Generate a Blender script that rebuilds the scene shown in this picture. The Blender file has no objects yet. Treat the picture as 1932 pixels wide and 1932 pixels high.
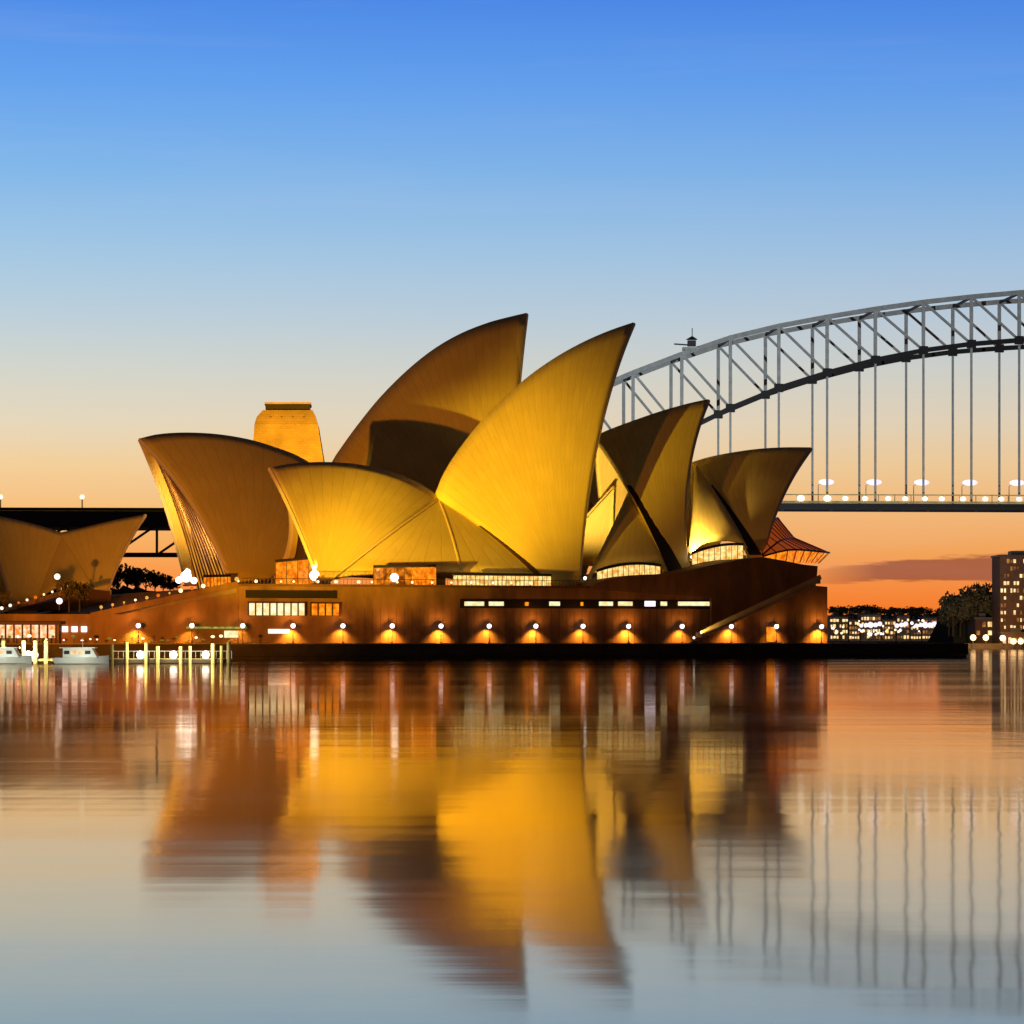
import bpy, math, random
from mathutils import Vector, Matrix
random.seed(7)
R = math.radians
F = 5478.0; CH = 3.7; HOR = 1205.0; CX = 966.0
scene = bpy.context.scene
# ------------------------------------------------------------------ camera
cam = bpy.data.cameras.new('camera'); cam.sensor_width = 36; cam.lens = 36*F/1932
cam.shift_y = (HOR-966)/1932; cam.clip_start = 1; cam.clip_end = 30000
co = bpy.data.objects.new('camera', cam); scene.collection.objects.link(co)
co.location = (0, 0, CH); co.rotation_euler = (R(90), 0, 0); scene.camera = co
scene.view_settings.view_transform = 'Standard'; scene.view_settings.look = 'None'
scene.view_settings.exposure = 0; scene.view_settings.gamma = 1
scene.render.engine = 'CYCLES'
scene.cycles.max_bounces = 6; scene.cycles.use_denoising = True
scene.cycles.sample_clamp_indirect = 4
# ------------------------------------------------------------------ node helpers
def lin(c):
    return tuple(((x/255)/12.92 if x/255 <= .04045 else ((x/255+.055)/1.055)**2.4) for x in c)+(1,)
class NT:
    def __init__(s, tree): s.t = tree; tree.nodes.clear()
    def n(s, typ, **kw):
        nd = s.t.nodes.new(typ)
        for k, v in kw.items():
            if k.startswith('_'): setattr(nd, k[1:], v)
            else:
                key = int(k[1:]) if k[0] == 'i' and k[1:].isdigit() else k.replace('__', ' ')
                if hasattr(v, 'is_output') or isinstance(v, bpy.types.NodeSocket): s.t.links.new(v, nd.inputs[key])
                else: nd.inputs[key].default_value = v
        return nd
    def math(s, op, a, b=0., c=0.):
        return s.n('ShaderNodeMath', _operation=op, i0=a, i1=b, i2=c).outputs[0]
    def ramp(s, fac, stops, interp='LINEAR'):
        nd = s.n('ShaderNodeValToRGB', Fac=fac); cr = nd.color_ramp; cr.interpolation = interp
        while len(cr.elements) < len(stops): cr.elements.new(.5)
        for e, (p, c) in zip(cr.elements, stops): e.position = p; e.color = c if len(c) == 4 else (*c, 1)
        return nd.outputs[0]
    def mix(s, f, a, b, blend='MIX'):
        nd = s.n('ShaderNodeMix', _data_type='RGBA', _blend_type=blend)
        for i, v in ((0, f), (6, a), (7, b)):
            if isinstance(v, bpy.types.NodeSocket): s.t.links.new(v, nd.inputs[i])
            else: nd.inputs[i].default_value = v
        return nd.outputs[2]
# ------------------------------------------------------------------ world: dusk sky after sunset, bright to the west (+Y)
world = bpy.data.worlds.new('World'); scene.world = world; world.use_nodes = True
w = NT(world.node_tree)
tc = w.n('ShaderNodeTexCoord').outputs['Generated']
sep = w.n('ShaderNodeSeparateXYZ', Vector=tc)
z = sep.outputs[2]; x = sep.outputs[0]; y = sep.outputs[1]
def el(v): return math.sin(math.atan((HOR-v)/F))
SC = 1/.5
stops = [(0, (253, 122, 36)), (el(1150), (254, 128, 44)), (el(1090), (252, 150, 72)), (el(1040), (250, 170, 92)), (el(960), (249, 190, 121)),
         (el(880), (244, 206, 153)), (el(800), (231, 214, 184)), (el(700), (211, 212, 202)), (el(600), (189, 206, 217)), (el(480), (164, 198, 226)),
         (el(330), (131, 182, 232)), (el(160), (101, 161, 236)), (el(0), (78, 139, 230)), (.27, (36, 72, 150)), (.36, (10, 18, 44))]
fac = w.math('MULTIPLY', z, SC)
sky_l = w.ramp(fac, [(p*SC, lin(c)) for p, c in stops])
# the right side of the view a little deeper in hue
az = w.n('ShaderNodeMapRange', Value=x, From__Min=-.17, From__Max=.17, To__Min=0., To__Max=1.).outputs[0]
tint = w.mix(az, (1.0, 1.02, 1.02, 1), (.93, .93, .97, 1))
sky = w.mix(1., sky_l, tint, 'MULTIPLY')
# low cloud bank over the far shore
mp = w.n('ShaderNodeMapping', Vector=tc); mp.inputs['Scale'].default_value = (14, 14, 130)
no = w.n('ShaderNodeTexNoise', Vector=mp.outputs[0], Scale=2.2, Detail=7., Roughness=.62).outputs[0]
xm = w.n('ShaderNodeMapRange', Value=x, From__Min=.085, From__Max=.15, To__Min=.0045, To__Max=.0105, _clamp=False).outputs[0]
zc = w.n('ShaderNodeMapRange', Value=x, From__Min=.1, From__Max=.175, To__Min=.0212, To__Max=.0245, _clamp=False).outputs[0]
dz = w.math('ABSOLUTE', w.math('SUBTRACT', z, zc))
half = w.math('ADD', w.math('MULTIPLY', xm, .42), w.math('MULTIPLY', w.math('SUBTRACT', no, .5), .0085))
cm = w.n('ShaderNodeMapRange', Value=w.math('SUBTRACT', half, dz), From__Min=-.0004, From__Max=.0009).outputs[0]
xr = w.n('ShaderNodeMapRange', Value=x, From__Min=.098, From__Max=.125).outputs[0]
cm = w.math('MULTIPLY', cm, w.math('MULTIPLY', xr, .93))
sky = w.mix(cm, sky, lin((166, 92, 62)))
# faint high cirrus streaks
mp2 = w.n('ShaderNodeMapping', Vector=tc); mp2.inputs['Scale'].default_value = (3, 3, 40)
no2 = w.n('ShaderNodeTexNoise', Vector=mp2.outputs[0], Scale=1.4, Detail=6., Roughness=.6).outputs[0]
sky = w.mix(w.math('MULTIPLY', w.n('ShaderNodeMapRange', Value=no2, From__Min=.5, From__Max=.8).outputs[0], .10), sky, lin((215, 210, 225)))
# east half (behind the viewer) is a dim warm brown, raised to lift the shade
ea = w.n('ShaderNodeMapRange', Value=y, From__Min=-.2, From__Max=.75, _interpolation_type='SMOOTHSTEP').outputs[0]
sky = w.mix(ea, lin((44, 31, 28)), sky)
up = w.n('ShaderNodeMapRange', Value=z, From__Min=-.02, From__Max=0.).outputs[0]
sky = w.mix(up, lin((60, 40, 30)), sky)
bg = w.n('ShaderNodeBackground', Color=sky, Strength=1.0)
w.t.links.new(bg.outputs[0], w.n('ShaderNodeOutputWorld').inputs[0])
world.cycles.sampling_method = 'MANUAL'; world.cycles.sample_map_resolution = 1024
# ------------------------------------------------------------------ the shore floodlights (out of frame, left on the garden shore)
def flood(name, loc, aim, power, col, size, blend=.5, rad=.6):
    l = bpy.data.lights.new(name, 'SPOT'); l.energy = power; l.color = col; l.spot_size = R(size); l.spot_blend = blend
    l.shadow_soft_size = rad
    o = bpy.data.objects.new(name, l); scene.collection.objects.link(o); o.location = loc
    o.rotation_euler = (Vector(aim)-Vector(loc)).to_track_quat('-Z', 'Y').to_euler(); return o
AMB = (1.0, .50, .045)
def beam(loc, az, el, power, col, size, blend, rad):
    a = Vector(loc)+Vector((math.sin(R(az)), math.cos(R(az)), math.tan(R(el))))*150
    flood('floodlight', loc, a, power, col, size, blend, rad)
beam((-91, 424, 4), 15, 13, .54e6, (1, .30, .003), 46, .6, .8)     # weaker, more orange beam on the far and restaurant shells
beam((-85, 452, 4), 34.5, 12, 1.2e6, (1, .56, .018), 22, .9, .6)    # main beam on the near shells
beam((-84, 452, 4), 25.3, 10.2, .54e6, (1, .56, .018), 15, .7, .6)  # beam on the near south-facing shell
beam((-90, 424, 4), 41, 10, .22e6, (1, .30, .004), 24, .9, .6)      # added weak orange fill to warm the northern shells
flood('floodlight', (50, 690, 4), (130, 1075, 122), 2.4e6, (.85, .92, 1), 40, .7, 1.)    # pale beam on the bridge arch
# ------------------------------------------------------------------ materials
M = {}
def mat(name, col, rough=.6, metal=0., vary=0., scale=.3, bump=0., emit=None, es=0., spec=.5, stretch=(1, 1, 1)):
    m = bpy.data.materials.new(name); m.use_nodes = True; t = NT(m.node_tree)
    p = t.n('ShaderNodeBsdfPrincipled', Roughness=rough, Metallic=metal)
    p.inputs['Specular IOR Level'].default_value = spec
    c = (*col, 1)
    if vary or bump:
        g = t.n('ShaderNodeTexCoord').outputs['Object']
        mp = t.n('ShaderNodeMapping', Vector=g); mp.inputs['Scale'].default_value = stretch
        nz = t.n('ShaderNodeTexNoise', Vector=mp.outputs[0], Scale=scale, Detail=6., Roughness=.62).outputs[0]
        lo = tuple(v*(1-vary) for v in col); hi = tuple(min(1, v*(1+vary)) for v in col)
        t.t.links.new(t.ramp(nz, [(.3, lo), (.7, hi)]), p.inputs['Base Color'])
        if bump:
            b = t.n('ShaderNodeBump', Height=nz, Strength=bump, Distance=.3); t.t.links.new(b.outputs[0], p.inputs['Normal'])
    else: p.inputs['Base Color'].default_value = c
    if emit:
        p.inputs['Emission Color'].default_value = (*emit, 1); p.inputs['Emission Strength'].default_value = es
    t.t.links.new(p.outputs[0], t.n('ShaderNodeOutputMaterial').inputs[0]); M[name] = m; return m
def glowmat(name, c1, c2, es, scale=.6, stretch=(1, 1, 1), lo=.35, hi=.65):
    """a lit interior seen through glass: two tones of lamp light broken up procedurally"""
    m = bpy.data.materials.new(name); m.use_nodes = True; t = NT(m.node_tree)
    g = t.n('ShaderNodeTexCoord').outputs['Object']
    mp = t.n('ShaderNodeMapping', Vector=g); mp.inputs['Scale'].default_value = stretch
    nz = t.n('ShaderNodeTexNoise', Vector=mp.outputs[0], Scale=scale, Detail=2.).outputs[0]
    col = t.ramp(nz, [(lo, c1), (hi, c2)])
    p = t.n('ShaderNodeBsdfPrincipled', Roughness=.15, Emission__Strength=es); p.inputs['Specular IOR Level'].default_value = .1; p.inputs['Base Color'].default_value = (.30, .22, .12, 1) if 'amber' in name else (.03, .02, .015, 1)
    t.t.links.new(col, p.inputs['Emission Color'])
    t.t.links.new(p.outputs[0], t.n('ShaderNodeOutputMaterial').inputs[0]); M[name] = m; return m
# shell tiles: cream ceramic chevron tiles in rib segments (UV.x = rib, UV.y = along the rib)
def tilemat(name, col):
    m = bpy.data.materials.new(name); m.use_nodes = True; t = NT(m.node_tree)
    uv = t.n('ShaderNodeUVMap').outputs[0]; s = t.n('ShaderNodeSeparateXYZ', Vector=uv)
    a = t.math('FRACT', s.outputs[0]); tri = t.math('ABSOLUTE', t.math('SUBTRACT', a, .5))
    edge = t.n('ShaderNodeMapRange', Value=tri, From__Min=.42, From__Max=.5).outputs[0]
    lid = t.math('ADD', t.math('MULTIPLY', s.outputs[1], 1.), t.math('MULTIPLY', tri, 1.2))
    lf = t.math('ABSOLUTE', t.math('SUBTRACT', t.math('FRACT', lid), .5))
    ledge = t.n('ShaderNodeMapRange', Value=lf, From__Min=.44, From__Max=.5).outputs[0]
    seam = t.math('MAXIMUM', edge, t.math('MULTIPLY', ledge, .6))
    cid = t.n('ShaderNodeCombineXYZ', i0=t.math('FLOOR', s.outputs[0]), i1=t.math('FLOOR', lid)).outputs[0]
    wn = t.n('ShaderNodeTexWhiteNoise', _noise_dimensions='2D', Vector=cid).outputs[0]
    g = t.n('ShaderNodeTexCoord').outputs['Object']
    nz = t.n('ShaderNodeTexNoise', Vector=g, Scale=.12, Detail=6., Roughness=.6).outputs[0]
    k = t.math('ADD', t.math('ADD', .86, t.math('MULTIPLY', wn, .07)), t.math('MULTIPLY', t.math('SUBTRACT', nz, .5), .25))
    k = t.math('MULTIPLY', k, t.math('SUBTRACT', 1., t.math('MULTIPLY', seam, .15)))
    c = t.mix(1., (*col, 1), t.n('ShaderNodeCombineColor', i0=k, i1=k, i2=k).outputs[0], 'MULTIPLY')
    p = t.n('ShaderNodeBsdfPrincipled', Roughness=.55); p.inputs['Specular IOR Level'].default_value = .2; t.t.links.new(c, p.inputs['Base Color'])
    b = t.n('ShaderNodeBump', Height=seam, Strength=.12, Distance=-.2); t.t.links.new(b.outputs[0], p.inputs['Normal'])
    t.t.links.new(p.outputs[0], t.n('ShaderNodeOutputMaterial').inputs[0]); M[name] = m; return m
tilemat('tile', (.80, .68, .26))
mat('rib', (.62, .52, .40), .6, vary=.1)
mat('rim', (.82, .74, .60), .5, vary=.05)
mat('seam', (.84, .70, .34), .5)
mat('granite', (.20, .108, .042), .75, vary=.5, scale=.22, bump=.15, stretch=(1, 1, .35))
mat('granite_dark', (.13, .06, .03), .8, vary=.3, scale=.3, bump=.1)
mat('paving', (.26, .19, .13), .8, vary=.25, scale=.3)
mat('seawall', (.035, .026, .018), .9, vary=.4, scale=.4, bump=.2)
mat('dark_metal', (.03, .03, .03), .5)
mat('bronze', (.10, .05, .025), .4, metal=.6)
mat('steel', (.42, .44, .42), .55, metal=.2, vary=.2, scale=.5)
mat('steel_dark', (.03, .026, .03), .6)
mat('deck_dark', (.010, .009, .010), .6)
mat('sandstone', (.46, .33, .20), .85, vary=.22, scale=.18, bump=.1)
mat('foliage', (.07, .06, .025), .9, vary=.5, scale=.4)
mat('bark', (.05, .035, .02), .9)
mat('hill', (.02, .02, .012), .95, vary=.4, scale=.02)
mat('white_paint', (.75, .75, .74), .35)
mat('hull_blue', (.04, .09, .14), .3)
mat('timber', (.5, .42, .18), .8, vary=.3, scale=1.)
def blockmat(name, col, bw, bh):
    m = bpy.data.materials.new(name); m.use_nodes = True; t = NT(m.node_tree)
    g = t.n('ShaderNodeTexCoord').outputs['Object']; s_ = t.n('ShaderNodeSeparateXYZ', Vector=g)
    v = t.n('ShaderNodeCombineXYZ', i0=t.math('ADD', s_.outputs[0], s_.outputs[1]), i1=s_.outputs[2]).outputs[0]
    br = t.n('ShaderNodeTexBrick', Vector=v, Scale=1.)
    br.inputs['Brick Width'].default_value = bw; br.inputs['Row Height'].default_value = bh; br.inputs['Mortar Size'].default_value = .06*bh
    br.inputs['Color1'].default_value = (*col, 1); br.inputs['Color2'].default_value = (*(c*.88 for c in col), 1); br.inputs['Mortar'].default_value = (*(c*.68 for c in col), 1)
    nz = t.n('ShaderNodeTexNoise', Vector=g, Scale=.15, Detail=6.).outputs[0]
    k = t.ramp(nz, [(.3, (.7, .7, .7)), (.7, (1.1, 1.05, 1.))]); c = t.mix(1., br.outputs[0], k, 'MULTIPLY')
    p = t.n('ShaderNodeBsdfPrincipled', Roughness=.85); t.t.links.new(c, p.inputs['Base Color'])
    t.t.links.new(p.outputs[0], t.n('ShaderNodeOutputMaterial').inputs[0]); M[name] = m
blockmat('stone_blocks', (.48, .35, .20), 2.4, 1.0)
mat('brick', (.07, .036, .024), .85, vary=.3, scale=.3)
mat('concrete', (.22, .17, .12), .85, vary=.25, scale=.2)
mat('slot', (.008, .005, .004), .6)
mat('red_glass', (.2, .03, .015), .35, vary=.3, scale=.4, emit=(.60, .10, .015), es=.4, spec=.15)
mat('lamp_white', (1, 1, 1), emit=(1, .88, .95), es=1.7)
mat('lamp_violet', (1, 1, 1), emit=(.92, .84, 1), es=1.7)
mat('lamp_warm', (1, 1, 1), emit=(1, .72, .36), es=2.0)
mat('lamp_cream', (1, 1, 1), emit=(1, .85, .62), es=1.6)
mat('lamp_flood', (1, 1, 1), emit=(1, .93, .80), es=3)
mat('lamp_red', (1, .1, .1), emit=(1, .12, .05), es=2)
mat('lamp_flare', (1, 1, 1), emit=(.93, .80, 1), es=1.1)
glowmat('glow_yellow', (.75, .30, .03, 1), (1, .80, .30, 1), 1.25, 1.2)
glowmat('glow_cream', (.9, .62, .22, 1), (1, .95, .60, 1), 1.2, .9)
glowmat('glow_orange', (.70, .10, .0, 1), (1, .34, .015, 1), 1.15, 1.1)
glowmat('glow_bar', (.95, .22, .02, 1), (1, .80, .50, 1), 1.25, 1.2)
glowmat('glow_amber_glass', (.20, .055, .008, 1), (.75, .30, .025, 1), 1.0, .5, (1, 1, .12))
glowmat('glow_dusky', (.20, .035, .0, 1), (1, .27, .01, 1), 1., .9)
glowmat('window_lit', (.6, .3, .08, 1), (1, .78, .4, 1), 1.5, .5)
glowmat('window_dim', (.08, .03, .01, 1), (.7, .28, .06, 1), .8, .3)
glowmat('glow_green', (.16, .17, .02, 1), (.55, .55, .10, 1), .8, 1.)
# water, smoothed by the long exposure
def watermat():
    m = bpy.data.materials.new('water'); m.use_nodes = True; t = NT(m.node_tree)
    g = t.n('ShaderNodeTexCoord').outputs['Object']
    def nz(sx, sy, sc, det=3.):
        mp = t.n('ShaderNodeMapping', Vector=g); mp.inputs['Scale'].default_value = (sx, sy, 1)
        return t.n('ShaderNodeTexNoise', Vector=mp.outputs[0], Scale=sc, Detail=det, Roughness=.5).outputs[0]
    h = t.math('ADD', t.math('MULTIPLY', nz(.06, .5, .35, 2.), .55), t.math('MULTIPLY', nz(1.1, .22, .9, 1.), .16))
    h = t.math('ADD', h, t.math('MULTIPLY', nz(.25, .5, .05, 1.), 1.2))
    h = t.math('ADD', h, t.math('MULTIPLY', nz(.08, 1., 1.1, 2.), .055))
    b = t.n('ShaderNodeBump', Height=h, Strength=1., Distance=.02)
    pat = nz(.02, .14, .25, 4.)
    rough = t.n('ShaderNodeMapRange', Value=pat, From__Min=.35, From__Max=.7, To__Min=.045, To__Max=.08).outputs[0]
    gl = t.n('ShaderNodeBsdfAnisotropic', Color=(.88, .795, .69, 1), Roughness=rough, Normal=b.outputs[0])
    df = t.n('ShaderNodeBsdfDiffuse', Color=(.03, .022, .015, 1))
    fr = t.n('ShaderNodeLayerWeight', Blend=.5).outputs['Facing']
    fc = t.n('ShaderNodeMapRange', Value=fr, From__Min=.78, From__Max=.97, To__Min=.64, To__Max=.96).outputs[0]
    mx = t.n('ShaderNodeMixShader', i0=fc, i1=df.outputs[0], i2=gl.outputs[0])
    t.t.links.new(mx.outputs[0], t.n('ShaderNodeOutputMaterial').inputs[0]); M['water'] = m
watermat()
# ------------------------------------------------------------------ geometry helpers
COL = scene.collection
def W(u, v, Y): return Vector(((u-CX)*Y/F, Y, CH-(v-HOR)*Y/F))
class Frame:
    """a vertical plane frame: a runs along it, b inward from it"""
    def __init__(s, x0, y0, deg):
        s.o = Vector((x0, y0, 0)); s.d = Vector((math.cos(R(deg)), math.sin(R(deg)), 0)); s.n = Vector((-s.d.y, s.d.x, 0)); s.deg = deg
    def p(s, a, b, z): return s.o+s.d*a+s.n*b+Vector((0, 0, z))
    def pix(s, u, v, b=0.):
        k = (u-CX)/F; q = s.o+s.n*b
        Y = (s.n.x*q.x+s.n.y*q.y)/(s.n.x*k+s.n.y)
        return W(u, v, Y)
    def az(s, u, v, b=0.):
        q = s.pix(u, v, b)-s.o; return q.dot(s.d), q.z
H = Frame(-50.9, 530, 20)
def tag(o, label=None, cat=None, group=None, kind=None):
    if label: o['label'] = label
    if cat: o['category'] = cat
    if group: o['group'] = group
    if kind: o['kind'] = kind
    return o
def empty(name, loc=(0, 0, 0), rz=0):
    o = bpy.data.objects.new(name, None); COL.objects.link(o); o.location = loc; o.rotation_euler.z = rz; return o
def worldloc(o):
    v = Vector(o.location)
    while o.parent: o = o.parent; v += Vector(o.location)
    return v
class MB:
    def __init__(s): s.v = []; s.f = []; s.uv = {}; s.smooth = False
    def poly(s, pts, faces):
        n = len(s.v); s.v += [Vector(p) for p in pts]; s.f += [tuple(i+n for i in f) for f in faces]; return s
    def box8(s, p):  # 4 bottom, 4 top
        return s.poly(p, [(3, 2, 1, 0), (4, 5, 6, 7), (0, 1, 5, 4), (1, 2, 6, 5), (2, 3, 7, 6), (3, 0, 4, 7)])
    def box(s, c, size, rz=0.):
        c = Vector(c); hx, hy, hz = (q/2 for q in size); m = Matrix.Rotation(rz, 3, 'Z')
        return s.box8([c+m@Vector((sx*hx, sy*hy, sz*hz)) for sz in (-1, 1) for sx, sy in ((-1, -1), (1, -1), (1, 1), (-1, 1))])
    def fbox(s, fr, a0, a1, b0, b1, z0, z1):
        return s.box8([fr.p(a, b, z) for z in (z0, z1) for a, b in ((a0, b0), (a1, b0), (a1, b1), (a0, b1))])
    def bar(s, p, q, wd, ht=None, up=Vector((0, 0, 1))):
        ht = ht or wd; p, q = Vector(p), Vector(q); d = (q-p).normalized()
        if abs(d.dot(up)) > .98: up = Vector((0, 1, 0))
        a = d.cross(up).normalized()*(wd/2); b = a.cross(d).normalized()*(ht/2)
        return s.box8([p-a-b, p+a-b, p+a+b, p-a+b, q-a-b, q+a-b, q+a+b, q-a+b])
    def tube(s, pts, r, n=8, caps=True):
        pts = [Vector(p) for p in pts]; rr = r if isinstance(r, (list, tuple)) else [r]*len(pts)
        base = len(s.v)
        for i, p in enumerate(pts):
            d = (pts[min(i+1, len(pts)-1)]-pts[max(i-1, 0)]).normalized()
            up = Vector((0, 0, 1)) if abs(d.z) < .9 else Vector((1, 0, 0))
            a = d.cross(up).normalized(); b = a.cross(d)
            s.v += [p+(a*math.cos(2*math.pi*k/n)+b*math.sin(2*math.pi*k/n))*rr[i] for k in range(n)]
        for i in range(len(pts)-1):
            for k in range(n):
                s.f.append((base+i*n+k, base+i*n+(k+1) % n, base+(i+1)*n+(k+1) % n, base+(i+1)*n+k))
        if caps: s.f.append(tuple(base+k for k in range(n))[::-1]); s.f.append(tuple(base+(len(pts)-1)*n+k for k in range(n)))
        return s
    def ball(s, c, r, n=10, m=7, sc=(1, 1, 1)):
        c = Vector(c); base = len(s.v)
        for i in range(m+1):
            t = math.pi*i/m
            for k in range(n):
                a = 2*math.pi*k/n
                s.v.append(c+Vector((r*math.sin(t)*math.cos(a)*sc[0], r*math.sin(t)*math.sin(a)*sc[1], r*math.cos(t)*sc[2])))
        for i in range(m):
            for k in range(n):
                s.f.append((base+i*n+k, base+(i+1)*n+k, base+(i+1)*n+(k+1) % n, base+i*n+(k+1) % n))
        s.smooth = True; return s
    def prism(s, fr, prof, b0, b1):
        """extrude an (a, z) profile of frame fr between offsets b0 and b1"""
        n = len(prof); base = len(s.v)
        s.v += [fr.p(a, b0, z) for a, z in prof]+[fr.p(a, b1, z) for a, z in prof]
        s.f.append(tuple(base+i for i in range(n))); s.f.append(tuple(base+n+i for i in range(n))[::-1])
        for i in range(n): j = (i+1) % n; s.f.append((base+i, base+n+i, base+n+j, base+j))
        return s
    def grid(s, rows, uvs=None):
        base = len(s.v); n = len(rows[0])
        for r in rows: s.v += [Vector(p) for p in r]
        for i in range(len(rows)-1):
            for k in range(n-1):
                f = (base+i*n+k, base+(i+1)*n+k, base+(i+1)*n+k+1, base+i*n+k+1)
                if uvs: s.uv[len(s.f)] = [uvs[i][k], uvs[i+1][k], uvs[i+1][k+1], uvs[i][k+1]]
                s.f.append(f)
        s.smooth = True; return s
    def build(s, name, m, parent=None, loc=None):
        me = bpy.data.meshes.new(name)
        off = worldloc(parent) if parent else (Vector(loc) if loc is not None else Vector((0, 0, 0)))
        me.from_pydata([v-off for v in s.v], [], s.f)
        if s.uv:
            l = me.uv_layers.new(name='UVMap')
            for pi, p in enumerate(me.polygons):
                if pi in s.uv:
                    for li, c in zip(p.loop_indices, s.uv[pi]): l.data[li].uv = c
        me.materials.append(M[m] if isinstance(m, str) else m)
        if s.smooth:
            for p in me.polygons: p.use_smooth = True
        me.update()
        import bmesh
        if not s.uv:
            bm = bmesh.new(); bm.from_mesh(me); bmesh.ops.recalc_face_normals(bm, faces=bm.faces); bm.to_mesh(me); bm.free()
        o = bpy.data.objects.new(name, me); COL.objects.link(o)
        if parent: o.parent = parent
        else: o.location = off
        return o
def children(o): return [c for c in list(bpy.data.objects) if c.parent == o]
def copy_tree(o, parent=None):
    c = o.copy(); COL.objects.link(c); c.parent = parent
    for ch in children(o): copy_tree(ch, c)
    return c
def lamp(name, kind, loc, energy, col, parent=None, aim=None, size=80, blend=.7, rad=.15):
    l = bpy.data.lights.new(name, kind); l.energy = energy; l.color = col; l.shadow_soft_size = rad
    if kind == 'SPOT': l.spot_size = R(size); l.spot_blend = blend
    o = bpy.data.objects.new(name, l); COL.objects.link(o)
    off = worldloc(parent) if parent else Vector((0, 0, 0))
    o.location = Vector(loc)-off
    if aim is not None: o.rotation_euler = (Vector(aim)-Vector(loc)).to_track_quat('-Z', 'Y').to_euler()
    if parent: o.parent = parent
    return o
# ================================================================== SETTING
wb = MB(); wb.poly([(-9000, -300, 0), (9000, -300, 0), (9000, 14000, 0), (-9000, 14000, 0)], [(0, 1, 2, 3)])
tag(wb.build('water', 'water'), kind='structure')
QZ = 2.85
a_r, _ = H.az(1820, 1213, -12); a_l, _ = H.az(-90, 1213, -12)
pr = MB(); pr.prism(H, [(a_l, .9), (a_r-1, .9), (a_r, QZ-.3), (a_r, QZ), (a_l, QZ)], -12, 140)
prm = tag(pr.build('promenade', 'paving'), kind='structure')
sw = MB()
sw.fbox(H, a_l, a_r, -12.5, -12.01, .55, QZ-.12); sw.fbox(H, a_r+.01, a_r+.5, -12.5, 140, .55, QZ-.12)
k = a_l
sw.fbox(H, a_l, a_r+.3, -12.2, 139, -2, .5)
sw.build('sea_wall', 'seawall', prm)
# ================================================================== OPERA HOUSE
opera = empty('opera_house', H.p(0, 0, 0))
tag(opera, 'golden floodlit opera house with pointed sail shells on a long brown granite podium', 'opera house')
PZ = 13.3
aS, _ = H.az(450, 1106, 0); aF, zF = H.az(235, 1152, 0); aE, _ = H.az(1561, 1100, 0)
aL, _ = H.az(-90, 1152, 0); aM, _ = H.az(650, 1106, 0)
zF = 8.1
# podium body and forecourt
m = MB(); m.prism(H, [(aS, QZ+.01), (aE, QZ+.01), (aE, 13.9), (aE-2.5, 14.1), (aE-4, PZ), (aS, PZ)], 0, 118); m.build('podium', 'granite', opera)
m = MB(); m.prism(H, [(aL, QZ+.01), (aS-.01, QZ+.01), (aS-.01, PZ-1.2), (aF, zF), (aL, zF)], .4, 117); m.build('forecourt', 'granite', opera)
# coping along the podium top
m = MB(); m.fbox(H, aS, aE-4.2, -.35, .9, PZ+.004, PZ+.45); m.build('coping', 'granite_dark', opera)
# monumental steps
m = MB(); N = 34
for i in range(N):
    a0 = aF+(aS-aF)*i/N; a1 = aS+.2; z0 = zF+(PZ-zF)*i/N; z1 = zF+(PZ-zF)*(i+1)/N
    m.fbox(H, a0, a1, 1.2, 96, z0+.002, z1)
m.build('staircase', 'paving', opera)
# balustrade of the steps with small lamps
m = MB(); m.bar(H.p(aF-6, .6, zF-.3), H.p(aS, .6, PZ+.35), .8, 1.1); m.build('stair_parapet', 'granite', opera)
m = MB(); m.bar(H.p(aF-16, 47, zF+.4), H.p(aS-20, 47, PZ+.2), .6, .9); m.build('stair_parapet', 'granite', opera)
# concourse arcade under the forecourt: lit restaurants
a0, _ = H.az(-80, 1190, 0); a1, _ = H.az(104, 1190, 0)
m = MB(); m.fbox(H, a0, a1, -.1, .35, QZ+1.0, QZ+3.3); m.build('concourse_glazing', 'glow_bar', opera)
m = MB(); m.fbox(H, a0-1, a1+.5, -2.6, .38, QZ+3.32, QZ+3.9)
for i in range(12):
    aa = a0+(a1-a0)*(i+.3)/11.6; m.fbox(H, aa, aa+.3, -2.4, -2.1, QZ+.01, QZ+3.32)
m.build('concourse_canopy', 'bronze', opera)
for i in range(3):
    aa, _ = H.az(118+i*18, 1182, 0); m = MB(); m.fbox(H, aa, aa+1.0, .1, .38, 4.9, 5.9); m.build('concourse_light', 'lamp_white', opera)
# windows in the podium wall
WB = .4
def win(u0, u1, v0, v1, mt, b=-.06, name='window', n=0):
    A0, zt = H.az(u0, v0, 0); A1, zb = H.az(u1, v1, 0)
    m = MB(); m.fbox(H, A0, A1, b-.1, b+.05, zb, zt); o = m.build(name, mt, opera)
    if n:
        q = MB(); 
        for i in range(n+1):
            aa = A0+(A1-A0)*i/n; q.fbox(H, aa-.12, aa+.12, b-.3, b-.11, zb-.1, zt+.1)
        q.fbox(H, A0-.2, A1+.2, b-.32, b-.12, zt+.1, zt+.3)
        q.build('mullion', 'bronze', o)
    return o
def slot(u0, u1, v0, v1):
    A0, zt = H.az(u0, v0, 0); A1, zb = H.az(u1, v1, 0)
    m = MB(); m.fbox(H, A0, A1, -.05, .02, zb, zt); m.build('recess', 'slot', opera)
slot(463, 636, 1113, 1129); slot(868, 1350, 1130, 1149)
win(468, 575, 1138, 1161, 'glow_cream', n=8); win(586, 640, 1139, 1161, 'glow_orange', n=4)
win(506, 546, 1187, 1195, 'lamp_cream')
for u0, u1 in ((876, 913), (922, 950), (1036, 1056), (1130, 1156), (1166, 1193), (1246, 1258), (1279, 1338)): win(u0, u1, 1135, 1143, 'glow_cream')
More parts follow.
